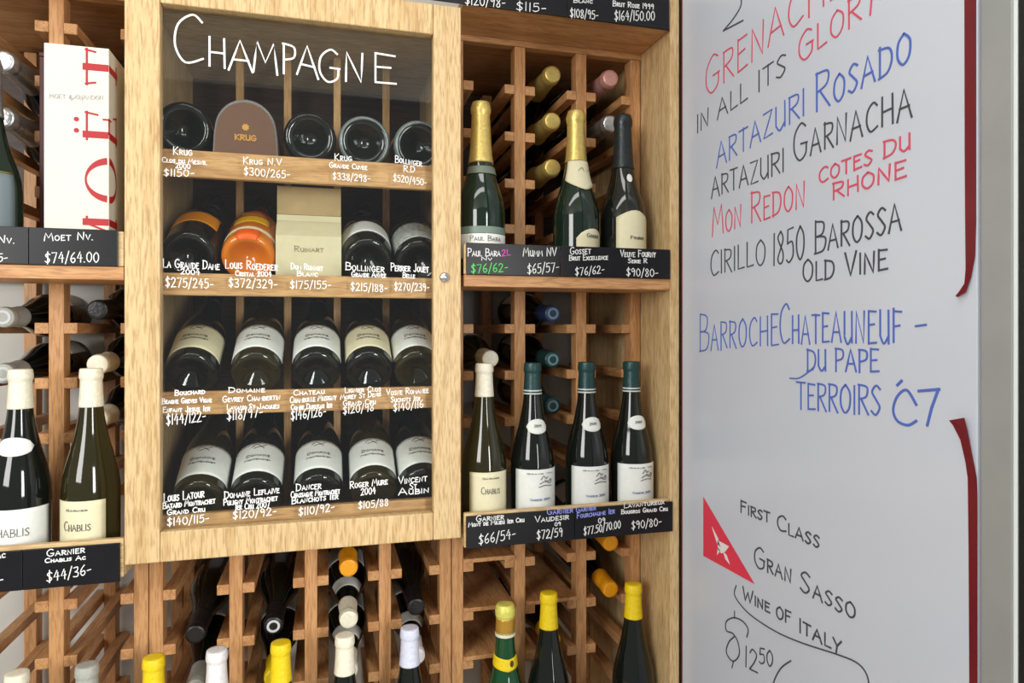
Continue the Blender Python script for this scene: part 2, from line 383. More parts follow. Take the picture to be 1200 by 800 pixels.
glass_note([('Bouchard', 205, 463, 240, 461, 6), ('Beaune Greves Vigne', 190, 473, 248, 471, 6), ('Enfant Jesus 1er', 191, 483, 246, 481, 6), ('$144/122-', 195, 498, 241, 493, 12)], .0015)
glass_note([('Domaine', 268, 460, 310, 459, 6), ('Gevrey Chambertin', 261, 471, 328, 468, 7), ('Lavaux St Jacques', 266, 480, 327, 478, 6), ('$118/97-', 266, 492, 308, 488, 12)], .0015)
glass_note([('Chateau', 344, 463, 380, 461, 6), ('Chambolle Musigny', 340, 472, 394, 468, 7), ('Combe Dorveau 1er', 341, 480, 389, 477, 6), ('$146/126-', 341, 492, 382, 487, 11)], .0015)
glass_note([('Lignier Clos', 404, 460, 446, 458, 6), ('Morey St Denis', 399, 468, 446, 464, 6), ('Grand Cru', 402, 475, 440, 473, 6), ('$120/98', 402, 485, 438, 481, 9)], .0014)
glass_note([('Vosne Romanee', 453, 463, 502, 460, 7), ('Suchots 1er', 458, 471, 492, 469, 6), ('$140/116', 461, 482, 496, 477, 9)], .0014)
glass_note([('Louis Latour', 192, 588, 239, 582, 10), ('Batard Montrachet', 191, 596, 252, 589, 7), ('Grand Cru', 196, 603, 240, 599, 6), ('$140/115-', 196, 616, 245, 611, 9)], .0016)
glass_note([('Domaine Leflaive', 263, 584, 327, 577, 8), ('Puligny Montrachet', 262, 592, 325, 586, 7), ('1er Cru 2007', 276, 597, 316, 594, 7), ('$120/92-', 273, 608, 324, 603, 9)], .0016)
glass_note([('Dancer', 347, 575, 376, 572, 8), ('Chassagne Montrachet', 341, 583, 398, 578, 7), ('Blanchots 1er', 342, 590, 396, 584, 7), ('$110/92-', 350, 604, 392, 598, 9)], .0016)
glass_note([('Roger Mure', 410, 572, 454, 567, 8), ('2004', 423, 580, 440, 578, 8), ('$105/88', 420, 596, 455, 592, 8)], .0016)
glass_note([('Vincent', 467, 567, 500, 563, 8), ('St', 480, 573, 488, 572, 7), ('Aubin', 467, 580, 502, 577, 8)], .0016)

# ------------------------------------------------------------------ bottles
PROF = {
 'burgundy': (.296, [(0, .022), (.012, .018), (.026, .004), (.033, 0), (.039, .002), (.0408, .007), (.041, .02), (.041, .07), (.041, .1), (.0405, .114), (.0388, .128), (.0356, .144), (.0315, .16), (.027, .177), (.0225, .197), (.0188, .218), (.0165, .238), (.0150, .258), (.0143, .275), (.0142, .279), (.0158, .281), (.0158, .288), (.0148, .2955), (0, .296)]),
 'champagne': (.32, [(0, .03), (.012, .025), (.028, .006), (.035, 0), (.041, .002), (.0436, .008), (.044, .02), (.044, .07), (.044, .11), (.0435, .122), (.0412, .138), (.0372, .154), (.0318, .17), (.0266, .188), (.0224, .207), (.0196, .226), (.0178, .248), (.0165, .272), (.0157, .292), (.0155, .298), (.0172, .3), (.0176, .309), (.0168, .3135), (.0150, .319), (0, .32)]),
 'bordeaux': (.30, [(0, .02), (.012, .017), (.024, .004), (.03, 0), (.0355, .002), (.0378, .007), (.038, .02), (.038, .1), (.038, .186), (.0365, .2), (.031, .213), (.0225, .224), (.0165, .236), (.0148, .25), (.0142, .28), (.0158, .282), (.0158, .29), (.0148, .2995), (0, .30)]),
}
def rad(kind, z):
    P = PROF[kind][1][3:]
    for (r0, z0), (r1, z1) in zip(P, P[1:]):
        if z0 <= z <= z1 and z1 > z0: return r0+(r1-r0)*(z-z0)/(z1-z0)
    return P[-2][0]
CACHE = {}
def cached(key, fn):
    if key not in CACHE:
        bm = fn(); bmesh.ops.recalc_face_normals(bm, faces=bm.faces)
        me = bpy.data.meshes.new(key[0]); bm.to_mesh(me); bm.free()
        for p in me.polygons: p.use_smooth = True
        CACHE[key] = me
    return CACHE[key]
def glass_mesh(kind, m):
    def f():
        H, P = PROF[kind]
        i = 5
        return lathe(P[:i]+smooth_profile(P[i:-6], 4)+P[-6:], 40)
    me = cached(('bottle_glass', kind, m.name), f)
    if not me.materials: me.materials.append(m)
    return me
def capsule_mesh(kind, z0, m, e=.0012):
    def f():
        H = PROF[kind][0]
        zt = PROF[kind][1][-2][1]; n = 26; zs = [z0+(zt-z0)*i/n for i in range(n+1)]
        prof = [(rad(kind, z0)-.0005, z0), ] + [(rad(kind, z)+e, z) for z in zs]
        prof += [(rad(kind, zt)+e-.0006, H+.0006), (.0115, H+.0009), (0, H+.0009)]
        return lathe(prof, 32)
    me = cached(('capsule', kind, round(z0, 4), m.name), f)
    if not me.materials: me.materials.append(m)
    return me
def sleeve(kind, z0, z1, half, c=0, e=.0005, top=None, side=None):
    """a paper label lying round the bottle: from height z0 to z1, half angle in degrees, centre angle c (0 = -Y)"""
    bm = bmesh.new(); nu, nv = max(8, int(half/6)), 10
    rows = []
    for lay in (e, e+.0005):
        rr = []
        for i in range(nu+1):
            s = -1+2*i/nu; a = R(c+half*s)
            za, zb = z0, z1
            if top: zb = z0+(z1-z0)*top(s)
            if side: za, zb = side(s, z0, z1)
            rr.append([bm.verts.new(((rad(kind, za+(zb-za)*j/nv)+lay)*math.sin(a), -(rad(kind, za+(zb-za)*j/nv)+lay)*math.cos(a), za+(zb-za)*j/nv)) for j in range(nv+1)])
        rows.append(rr)
    for rr, fl in ((rows[1], 1), (rows[0], -1)):
        for i in range(nu):
            for j in range(nv):
                q = (rr[i][j], rr[i+1][j], rr[i+1][j+1], rr[i][j+1]); bm.faces.new(q if fl > 0 else q[::-1])
    A, B = rows
    for i in range(nu):
        bm.faces.new((A[i][0], A[i+1][0], B[i+1][0], B[i][0])); bm.faces.new((A[i][nv], B[i][nv], B[i+1][nv], A[i+1][nv]))
    for j in range(nv):
        bm.faces.new((A[0][j], B[0][j], B[0][j+1], A[0][j+1])); bm.faces.new((A[nu][j], A[nu][j+1], B[nu][j+1], B[nu][j]))
    return bm
def round_map(kind, zc, c=0):
    def f(u, v, off):
        r = rad(kind, zc)+.001+off; a = R(c)+u/r
        return Vector((r*math.sin(a), -r*math.cos(a), zc+v))
    return f
ELL = lambda s, z0, z1: ((z0+z1)/2-(z1-z0)/2*math.sqrt(max(0, 1-s*s)), (z0+z1)/2+(z1-z0)/2*math.sqrt(max(0, 1-s*s))+1e-5)
def foil(name, col, rough=.4, metal=.0): return mat('foil_'+name, col, rough, metal, noise=.1, nscale=190, bump=.9)
F_CREAM = foil('cream', (232, 228, 206)); F_WHITE = foil('white', (232, 230, 232)); F_LAV = foil('pale_lavender', (212, 216, 236))
F_YEL = foil('yellow', (244, 206, 20)); F_ORG = foil('orange', (240, 160, 20)); F_TEAL = foil('teal', (32, 68, 68), .35, .2)
F_GOLD = foil('gold', (214, 190, 110), .35, .6); F_SILV = foil('silver', (190, 192, 192), .3, .8); F_BLK = foil('black', (20, 20, 22), .35)
F_NAVY = foil('navy', (44, 60, 100), .35, .2); F_PINK = foil('pink', (226, 170, 160), .35, .4); F_GREY = foil('grey', (170, 172, 164), .5)
F_GDARK = foil('charcoal', (46, 52, 54), .3, .5); F_YG = foil('pale_yellow', (226, 222, 110), .4, .2)

def bottle(label, kind, loc, rot, glass, cap=None, capz=None, group=None, labels=(), name='wine_bottle'):
    t = thing(name, label, 'bottle', loc, group, rot)
    linkme('bottle_glass', glass_mesh(kind, glass), None, t)
    if cap is not None: linkme('capsule', capsule_mesh(kind, capz, cap), None, t)
    out = []
    for nm, m, args in labels:
        key = (nm, kind, m.name)+tuple(sorted((k, str(v)) for k, v in args.items()))
        me = cached(key, lambda: sleeve(kind, **args))
        if not me.materials: me.materials.append(m)
        out.append(linkme(nm, me, None, t))
    return t, out
def scribble(parent, kind, z, text, half_w, h, m, c=0, wd=.0009, small=.7):
    b = bmesh.new(); text_line(b, text, (-half_w, 0), (half_w, 0), h, round_map(kind, z, c), wd, small=small)
    return link('lettering', b, m, parent)
def draw(parent, kind, z, polys, m, c=0, wd=.0007):
    b = bmesh.new()
    for pts in polys: ribbon(b, catmull(pts, 4), wd, round_map(kind, z, c))
    return link('drawing', b, m, parent)
def stand(label, kind, px, z, y=.06, glass=GL_DARK, dz=0, turn=0, **kw):
    x = PY(px, 388, y).x
    return bottle(label, kind, (x, y, z), (0, 0, R(turn)), glass, **kw)

ZU, ZM, ZB = .0990, -.3555, -.8255
# upper right: three champagnes
G1 = 'champagne bottles standing on the upper right shelf'
t, L_ = stand('gold-foiled champagne bottle standing nearest the glass door on the upper right shelf', 'champagne', 563.5, ZU, y=.062, glass=GL_GREEN, cap=F_GOLD, capz=.208, group=G1, name='champagne_bottle',
  labels=[('label', PAPER, dict(z0=.03, z1=.075, half=75)), ('label_band', mat('label_green', (120, 140, 128), .5), dict(z0=.0755, z1=.088, half=75)), ('neck_label_or_glint', mat('label_greygreen', (110, 120, 104), .5), dict(z0=.186, z1=.2, half=80, e=.0012))])
scribble(L_[0], 'champagne', .062, 'Paul Bara', .03, .009, INK)
t, L_ = stand('gold-foiled champagne bottle with ornate white neck label, in the middle of the upper right shelf', 'champagne', 675, ZU, y=.062, glass=GL_GREEN, cap=F_GOLD, capz=.222, group=G1, name='champagne_bottle',
  labels=[('label', PAPER_CREAM, dict(z0=.03, z1=.092, half=46, c=26, top=lambda s: .62+.38*max(0, math.cos(s*1.5))**.6)), ('neck_label_or_glint', PAPER_CREAM, dict(z0=.165, z1=.222, half=75, c=10, e=.0018, side=lambda s, a, b: (a+.02*abs(s)**1.3, b+1e-4)))])
scribble(L_[0], 'champagne', .075, 'Gosset', .016, .007, INK, c=26)
draw(L_[1], 'champagne', .2, [[(-.012, .0), (-.004, .008), (.004, -.004), (.012, .006)], [(-.008, -.008), (0, -.002), (.01, -.01)]], INK, c=14)
t, L_ = stand('dark-foiled champagne bottle with cream shield label, beside the right side panel', 'champagne', 730, ZU, y=.062, glass=GL_DARK, cap=F_GDARK, capz=.215, group=G1, name='champagne_bottle',
  labels=[('label', PAPER_CREAM, dict(z0=.03, z1=.13, half=50, c=9, top=lambda s: .86+.14*max(0, math.cos(s*1.5))**1.2)), ('neck_label_or_glint', PAPER, dict(z0=.186, z1=.202, half=13, c=4, e=.0012, side=ELL))])  # small white oval on this neck is a painted reflection
scribble(L_[0], 'champagne', .075, 'Fourny', .016, .006, INK, c=14)
# lower right: four white burgundies
G2 = 'white burgundy bottles on the lower right shelf'
t, L_ = stand('cream-capped white wine bottle with narrow cream label, nearest the glass door, lower right shelf', 'burgundy', 567.5, ZM, y=.06, glass=GL_OLIVE, cap=F_CREAM, capz=.236, group=G2,
  labels=[('label', PAPER_CREAM, dict(z0=.02, z1=.104, half=56, c=4))])
scribble(L_[0], 'burgundy', .066, 'Chablis', .018, .012, INK, c=4); scribble(L_[0], 'burgundy', .092, 'Garnier', .016, .003, INK, c=4, wd=.0005)
for i, (px, ds) in enumerate(((624, 'directly right of the cream-capped bottle'), (687.5, 'second from the right side panel'), (740, 'closest to the right side panel'))):
    t, L_ = stand('teal-capped white wine bottle with oval neck label, '+ds, 'burgundy', px, ZM, y=.06, glass=GL_DARK, cap=F_TEAL, capz=.238, group=G2,
      labels=[('label', PAPER, dict(z0=.016, z1=.104, half=70, c=6)), ('neck_label_or_glint', PAPER, dict(z0=.167, z1=.194, half=46, c=4, e=.0008, side=ELL)),
              ('capsule_band', mat('band_white', (205, 210, 205), .4), dict(z0=.244, z1=.2465, half=179, e=.0012)), ('capsule_band', mat('band_white', (205, 210, 205), .4), dict(z0=.2385, z1=.241, half=179, e=.0012))])
    draw(L_[0], 'burgundy', .078, [[(-.004, .008), (.002, .014), (.006, .009), (.01, .012)], [(-.006, 0), (.004, .004), (.016, .0), (.02, .006)], [(-.008, -.006), (.004, -.003), (.02, -.005)], [(.004, .006), (.012, .004), (.018, .008)]], INK, c=10, wd=.0012)
    scribble(L_[0], 'burgundy', .048, 'Vaudesir 2009', .02, .004, INK_BLUE, c=4, wd=.0006); scribble(L_[0], 'burgundy', .096, 'Grand Vin', .026, .002, INK, c=4, wd=.0004)
    scribble(L_[1], 'burgundy', .179, '2009', .007, .005, INK, c=4, wd=.0005)
# lower left: two
G3 = 'white burgundy bottles on the lower left shelf'
t, L_ = stand('cream-capped white wine bottle with white oval neck label, at the left edge of the photo', 'burgundy', 24, ZM, y=.06, glass=GL_DARK, cap=F_CREAM, capz=.236, group=G3,
  labels=[('label', PAPER, dict(z0=.012, z1=.088, half=80)), ('neck_label_or_glint', PAPER, dict(z0=.166, z1=.194, half=60, e=.0008, side=ELL))])
scribble(L_[0], 'burgundy', .048, 'Chablis', .026, .016, INK); scribble(L_[0], 'burgundy', .03, 'Garnier', .02, .003, INK, wd=.0005)
t, L_ = stand('cream-capped white wine bottle with square cream label, left of the glazed cabinet', 'burgundy', 107, ZM, y=.06, glass=GL_OLIVE, cap=F_CREAM, capz=.236, group=G3,
  labels=[('label', PAPER_CREAM, dict(z0=.012, z1=.095, half=56, c=-12))])
scribble(L_[0], 'burgundy', .05, 'Chablis', .02, .014, INK, c=-12); scribble(L_[0], 'burgundy', .08, 'Garnier', .016, .003, INK, c=-12, wd=.0005)
# upper left champagne, mostly outside the frame
t, L_ = stand('dark bottle with blue-grey label at the left edge beside the white gift box', 'champagne', -14, ZU, y=.062, glass=GL_GREEN, cap=F_SILV, capz=.23, name='champagne_bottle',
  labels=[('label', mat('label_bluegrey', (120, 134, 140), .5), dict(z0=.03, z1=.14, half=70)), ('label_edge', mat('label_gold', (150, 130, 60), .4, .5), dict(z0=.1405, z1=.143, half=70))])
# bottom row standing in front of the rack
G4 = 'bottles standing along the bottom edge of the photo'
def low(label, px, cap, kind='burgundy', z=ZB, capz=.232, glass=GL_DARK, **kw):
    return stand(label, kind, px, z, y=.06, glass=glass, cap=cap, capz=capz, group=G4, **kw)
low('cream-capped bottle at the bottom left corner of the photo', 20, F_CREAM)
low('grey-foiled bottle standing below the lower left price boards', 102, F_GREY)
low('yellow-capped bottle standing below the left corner of the glazed cabinet', 180, F_YEL)
low('white-capped bottle with red-brown neck, second along under the glazed cabinet', 254, F_WHITE, glass=mat('bottle_glass_redbrown', (70, 30, 24), .06, spec=.6))
low('bright yellow-capped bottle standing in the middle under the glazed cabinet', 329, F_YEL)
low('pale cream-capped bottle standing under the glazed cabinet, below the orange neck', 404, F_CREAM)
low('pale lavender-capped bottle, rightmost standing under the glazed cabinet', 480, F_LAV)
t, L_ = low('green bottle with yellow collar label, standing in the first bay right of the cabinet', 592, F_YG, kind='champagne', z=ZB, capz=.27, glass=mat('bottle_glass_emerald', (24, 74, 40), .06, spec=.6),
  labels=[('neck_label_or_glint', F_YEL, dict(z0=.205, z1=.232, half=120, e=.0012, side=lambda s, a, b: (a+.008*abs(s), b-.006*(1-abs(s))))), ('capsule_band', mat('foil_amber', (196, 150, 60), .3, .4), dict(z0=.272, z1=.296, half=179, e=.0012)), ('neck_ring', F_CREAM, dict(z0=.264, z1=.2695, half=179, e=.0016))])
b = bmesh.new(); polyfill(b, [(.004*math.cos(k*.5236), .006*math.sin(k*.5236)) for k in range(12)], round_map('champagne', .218, 18), base=.001); link('seal', b, mat('seal_olive', (70, 66, 24), .5), L_[0])
low('yellow-capped dark bottle in the second bay right of the cabinet', 643, F_YEL, z=ZB+.036)
low('yellow-capped dark bottle beside the lower right side panel', 742, F_YEL, z=ZB+.036)

# lying in the racks, necks towards the aisle
BAY = dict(R1=(.30, .031), R2=(.4263, .0333), R3=(.5498, .0282), C1=(-.22175, .03275), C2=(-.09465, .03235), C3=(.03485, .03515), C4=(.15775, .02575), L1=(-.506, .04), L2=(-.37125, .03275))
def lying(label, bay, z, cap, kind='burgundy', capz=.236, glass=GL_DARK, ring=None, lab=True, y=.112, x=None, zc=None, group='bottles lying in the rack bays with necks towards the aisle', paper=PAPER, tilt=2, vint=False):
    H = PROF[kind][0]
    labs = [('label', paper, dict(z0=.03, z1=.11, half=62, c=180))] if lab else []
    xb, hg = BAY[bay]; r = max(p[0] for p in PROF[kind][1])+.0012
    if zc is None: zc = z+.0095+math.sqrt(r*r-hg*hg)
    if vint: labs = labs+[('neck_label_or_glint', PAPER, dict(z0=.172, z1=.2, half=75, c=180, e=.0008))]
    if bay[0] == 'C': tilt = 4
    tl = R(tilt)
    t, L_ = bottle(label, kind, (xb if x is None else x, y+H*math.cos(tl), zc+.14*math.sin(tl)), (math.pi/2+tl, 0, 0), glass, cap=cap, capz=capz, group=group, labels=labs, name='champagne_bottle' if kind == 'champagne' else 'wine_bottle')
    if ring:
        bm = lathe([(.0072, H+.001), (.0112, H+.001), (.0112, H+.0017), (.0072, H+.0017)], 24); link('cap_ring', bm, ring, t)
    return t
CH = dict(kind='champagne', capz=.21)
RINGB = mat('ring_bluegrey', (112, 142, 152), .4)
SILM = mat('ring_silver', (200, 204, 206), .4)
lying('gold-foiled neck lying highest in the middle bay of the upper right rack', 'R2', UP[0], F_GOLD, **CH)
lying('gold-foiled neck lying second down in the middle bay of the upper right rack', 'R2', UP[1], F_GOLD, **CH)
lying('gold-foiled neck lying lowest in the middle bay of the upper right rack', 'R2', UP[2], F_GOLD, **CH)
lying('pink-foiled neck lying high in the bay beside the right side panel', 'R3', UP[0], F_PINK, **CH)
lying('silver-foiled neck lying behind the dark-foiled standing champagne', 'R3', UP[1], F_SILV, **CH)
lying('silver-foiled neck at the upper left edge, the higher of two', 'L1', UPL[1], F_SILV, **CH)
lying('silver-foiled neck at the upper left edge, the lower of two', 'L1', UPL[2], F_SILV, **CH)
lying('grey-capped bottle lying at the left edge just below the upper shelf', 'L1', MID[0], F_GREY, ring=SILM)
lying('grey-ringed bottle lying at the left edge behind the cream-capped standing bottle', 'L1', MID[1], F_GREY, ring=SILM)
lying('black-capped bottle lying under the upper left shelf next to the cabinet', 'L2', MID[0], F_BLK)
lying('cream-capped neck lying just above the standing bottle left of the cabinet', 'L2', MID[1], F_CREAM)
lying('cream-capped neck lying lower, right of the standing bottle left of the cabinet', 'L2', MID[2], F_CREAM)
lying('cream-capped neck lying behind the cream-capped bottle right of the cabinet', 'R1', MID[1], F_CREAM)
lying('navy-capped neck with silver ring, highest in the lower right middle bay', 'R2', MID[0], F_NAVY, ring=RINGB)
lying('teal-capped neck lying below the navy-capped one', 'R2', MID[1], F_TEAL, ring=RINGB)
lying('teal-capped neck lying lowest behind the teal-capped standing bottles', 'R2', MID[2], F_TEAL, ring=RINGB)
lying('yellow-orange neck lying directly below the lower right price boards', 'R3', LOW[0], F_ORG, tilt=6)
lying('yellow-orange neck lying left of the yellow-capped bottle by the side panel', 'R3', LOW[1], F_ORG, tilt=6)
lying('yellow neck lying behind the yellow-capped bottle right of the green one', 'R2', LOW[2], F_YEL)
lying('black-capped bottle lying in the first bay under the cabinet', 'C1', LOW[1], F_BLK, lab=False)
lying('grey-white neck lying behind the white-capped standing bottle', 'C1', LOW[2], F_GREY)
lying('black-capped bottle with white-ringed end, lying in the second bay under the cabinet', 'C2', LOW[1], F_BLK, ring=SILM, lab=False)
lying('yellow neck lying behind the middle yellow-capped standing bottle', 'C2', LOW[2], F_YEL)
lying('orange-capped neck lying highest in the third bay under the cabinet', 'C3', LOW[0], F_ORG)
lying('cream-capped neck lying below the orange one under the cabinet', 'C3', LOW[1], F_CREAM, vint=True)
lying('cream-capped neck half hidden behind the pale cream-capped standing bottle', 'C3', LOW[2], F_CREAM, vint=True)
lying('black-capped bottle lying in the fourth bay under the cabinet', 'C4', LOW[1], F_BLK, lab=False)
lying('white-capped bottle lying behind the pale lavender-capped standing bottle', 'C4', LOW[2], F_WHITE, vint=True)

# bottles inside the cabinet, bases towards the glass
def cabin(label, px, row, kind='burgundy', tilt=30, glass=GL_DARK, labs=(), y=.066, group=None, cap=F_BLK, name='wine_bottle'):
    zs = SHELF_Z[row]; r = max(p[0] for p in PROF[kind][1]); a = R(tilt)
    x = PY(px, 388, y).x
    # the lower rim of the base rests on the shelf
    t, L_ = bottle(label, kind, (x, y, zs+r*math.cos(a)+.0008), (-(math.pi/2-a), 0, 0), glass, cap=cap, capz=.24, group=group, labels=labs, name=name)
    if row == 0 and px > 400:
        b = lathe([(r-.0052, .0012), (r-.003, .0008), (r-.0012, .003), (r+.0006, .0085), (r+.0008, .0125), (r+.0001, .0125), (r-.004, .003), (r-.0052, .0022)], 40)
        link('heel_glint', b, mat('heel_glint_grey', (112, 124, 122), .12, spec=.8), t, True)  # paler heel colour imitates light caught in the thick glass edge
    return t, L_
GC = ['bottles on the top cabinet shelf', 'bottles on the second cabinet shelf', 'bottles on the third cabinet shelf', 'bottles on the bottom cabinet shelf']
cabin('dark bottle base in the top left corner of the cabinet', 214, 0, 'champagne', 8, group=GC[0], name='champagne_bottle')
cabin('dark bottle base with brown label between the brown case and the ringed base', 363, 0, 'champagne', 8, group=GC[0], labs=[('label', mat('label_brown', (112, 74, 50), .5), dict(z0=.02, z1=.1, half=70, c=50))], name='champagne_bottle')
cabin('large round glass bottle base showing a full ring on the top shelf', 427, 0, 'champagne', 8, group=GC[0], name='champagne_bottle')
cabin('dark bottle base in the top right corner of the cabinet', 491, 0, 'champagne', 8, group=GC[0], name='champagne_bottle')
cabin('dark bottle with bright orange label on the second shelf', 221, 1, 'champagne', 27, group=GC[1], name='champagne_bottle', labs=[('label', mat('label_orange', (250, 160, 10), .5), dict(z0=.062, z1=.112, half=55))])
t, L_ = cabin('amber bottle wrapped in orange cellophane on the second shelf', 291, 1, 'champagne', 27, glass=GL_AMBER, group=GC[1], name='champagne_bottle', labs=[('label', mat('label_gold_yellow', (240, 190, 20), .4), dict(z0=.07, z1=.1, half=40)), ('wrap_band', mat('wrap_white', (238, 226, 190), .4), dict(z0=.03, z1=.042, half=75)), ('seal', mat('label_red_orange', (235, 96, 16), .4), dict(z0=.0, z1=.028, half=24, e=.0009))])
cabin('dark bottle with plain white arched label on the second shelf', 431, 1, 'champagne', 27, group=GC[1], name='champagne_bottle', labs=[('label', PAPER, dict(z0=.042, z1=.098, half=85))])
t, L_ = cabin('dark bottle with grey patterned glass at the right of the second shelf', 492, 1, 'champagne', 27, group=GC[1], name='champagne_bottle', labs=[('label', mat('label_mottled', (130, 134, 130), .5, noise=.8, nscale=140), dict(z0=.02, z1=.1, half=80))])
for row, pxs, pr in ((2, (224, 300, 371, 433, 489), 'third'), (3, (233, 300, 373, 438, 495), 'bottom')):
    ps = ['first from the left', 'second from the left', 'in the middle', 'fourth from the left', 'against the right stile']
    for i, px in enumerate(pxs):
        pm = PAPER_CREAM if (row, i) in ((2, 0), (2, 3)) else PAPER
        t, L_ = cabin('%s-labelled burgundy bottle lying on the %s cabinet shelf, %s' % ('cream' if pm is PAPER_CREAM else 'white', pr, ps[i]), px, row, 'burgundy', 30, glass=GL_DARK if (row+i) % 3 else GL_OLIVE, group=GC[row], labs=[('label', pm, dict(z0=.022, z1=.097, half=82))])
        scribble(L_[0], 'burgundy', .06, 'Domaine', .02, .006, INK, wd=.0006); scribble(L_[0], 'burgundy', .05, 'Montrachet', .022, .004, INK, wd=.0005)
        draw(L_[0], 'burgundy', .085, [[(-.012, 0), (-.004, .006), (.004, .001), (.012, .005)], [(-.008, -.004), (.002, .0), (.009, -.004)]], INK, wd=.0008)

# brown arched case with gold emblem
zs = SHELF_Z[0]+.0002; p = PY(288, 388, .055); hw = .052
t = thing('gift_case', 'brown arched case with gold emblem and letters on the top cabinet shelf', 'gift case', (p.x, .055, zs), None, (0, 0, 0))
def arch(hw, h, n=18):
    pts = [(-hw, .0005), (hw, .0005), (hw*.97, h*.35)]
    pts += [(hw*.93*math.cos(a), h*.48+(h*.52)*math.sin(a)) for a in [math.pi*k/n for k in range(1, n)]]
    return pts+[(-hw*.97, h*.35)]
def extrude(pts, y0, y1):
    bm = bmesh.new(); A = [bm.verts.new((u, y0, v)) for u, v in pts]; B = [bm.verts.new((u, y1, v)) for u, v in pts]
    bm.faces.new(A); bm.faces.new(B[::-1])
    for i in range(len(pts)):
        j = (i+1) % len(pts); bm.faces.new((A[i], A[j], B[j], B[i]))
    return bm
BROWN = mat('case_brown', (100, 68, 46), .45, noise=.1, nscale=60)
link('case_body', extrude(arch(hw, .098), .004, .17), BROWN, t)
link('rim', extrude(arch(hw*.98, .096), .0, .0035), mat('rim_silver', (170, 172, 168), .25, .9), t)
fp = link('front_panel', extrude(arch(hw*.93, .091), -.003, -.0005), BROWN, t)
GOLDI = mat('gold_ink', (206, 150, 70), .4, .3)
b = bmesh.new(); text_line(b, 'KRUG', (-.0165, .028), (.0165, .028), .0085, front_map(-.003), .0022, jit=0); link('lettering', b, GOLDI, fp)
b = bmesh.new(); polyfill(b, [((.0065 if k % 2 else .0045)*math.cos(k*math.pi/8), .0495+(.0065 if k % 2 else .0045)*math.sin(k*math.pi/8)) for k in range(16)], front_map(-.003)); link('emblem', b, GOLDI, fp)

# pale presentation box on the second shelf
zs = SHELF_Z[1]+.0002; pl, pr_ = PY(323, 388, .06).x, PY(400, 388, .06).x
t = thing('presentation_box', 'pale cream presentation box standing between the bottles on the second shelf', 'gift box', ((pl+pr_)/2, .06, zs)); hw = (pr_-pl)/2
BOXC = mat('box_card', (206, 198, 160), .6, noise=.05, nscale=50)
bm = extrude([(0, 0), (0.14, 0), (.14, .122), (.03, .122), (.03, .112), (0, .082)], -hw, hw)   # profile in (depth, height), turned below
for v in bm.verts: v.co = Vector((v.co.y, v.co.x, v.co.z))
link('box_body', bm, BOXC, t)
link('box_lid', bx(-hw, hw, .0305, .14, .1225, .172, .001), mat('box_inside', (170, 146, 100), .6, noise=.12, nscale=30), t)
b = bmesh.new(); text_line(b, 'Ruinart', (-.024, .055), (.024, .055), .009, front_map(0), .0012); link('lettering', b, mat('box_ink', (140, 128, 96), .6), t)

# ------------------------------------------------------------------ white gift box with red letters, and the dark red carton behind it
zs = ZU; X0, X1, Y0, Y1, H = -.4143, -.327, .015, .1, .336
t = thing('gift_box', 'tall white champagne gift box with large red vertical letters on its corner', 'gift box', ((X0+X1)/2, (Y0+Y1)/2, zs+.0002)); O = t.location.copy()
link('carton', bx(X0, X1, Y0, Y1, zs+.0002, zs+H, .0008), mat('carton_white', (216, 215, 202), .55, noise=.015, nscale=30), t, origin=O)
CV = .036         # height of the letters that lies on the side face
def corner(u, v, off):
    s = v-CV
    if s >= 0: return Vector((X1-s, Y0-off, zs+u))
    return Vector((X1+off, Y0-s, zs+u))
RED = mat('red_print', (172, 24, 34), .5)
b = bmesh.new()
def rb(pts, wd, sm=False):
    q = catmull(pts, 8) if sm else densify(pts, .003)
    ribbon(b, q, wd, corner, th=.0003, base=.0003)
K = .0675
def zz(py): return PY(113, py, Y0).z-zs
def letterT(z0, z1):
    zc = (z0+z1)/2; rb([(zc, 0), (zc, K)], .0105); rb([(z0, K-.0015), (z1, K-.0015)], .003); rb([(z0+.0015, K), (z0+.004, K-.013)], .003); rb([(z1-.0015, K), (z1-.004, K-.013)], .003); rb([(zc-.013, .0015), (zc+.013, .0015)], .003)
def letterE(z0, z1):
    rb([(z0+.008, 0), (z0+.008, K)], .0105); rb([(z0, K-.0015), (z1-.002, K-.0015)], .003); rb([(z0, .0015), (z1, .0015)], .003); rb([(z0+.01, K*.52), (z1-.012, K*.52)], .003)
    rb([(z1-.003, K), (z1-.006, K-.016)], .003); rb([(z1-.001, 0), (z1-.005, .016)], .003); rb([(z1-.0125, K*.4), (z1-.0125, K*.64)], .003)
    for dz in (-.0085, .0085):
        c = (z0+z1)/2+dz-.001
        polyfill(b, [(c+.0036*math.cos(k*.5236), K+.0125+.0036*math.sin(k*.5236)) for k in range(12)], corner, th=.0003, base=.0003)
def letterO(z0, z1):
    zc, hz = (z0+z1)/2, (z1-z0)/2
    n = 40
    outp = [(zc+hz*math.cos(2*math.pi*k/n), K/2+K*.52*math.sin(2*math.pi*k/n)) for k in range(n+1)]
    inn = [(zc+(hz-.0105)*math.cos(2*math.pi*k/n), K/2+(K*.52-.0028)*math.sin(2*math.pi*k/n)) for k in range(n+1)]
    for lay in (0,):
        vo = [b.verts.new(corner(u, v, .0006)) for u, v in outp]; vi = [b.verts.new(corner(u, v, .0006)) for u, v in inn]
        for k in range(n): b.faces.new((vo[k], vo[k+1], vi[k+1], vi[k]))
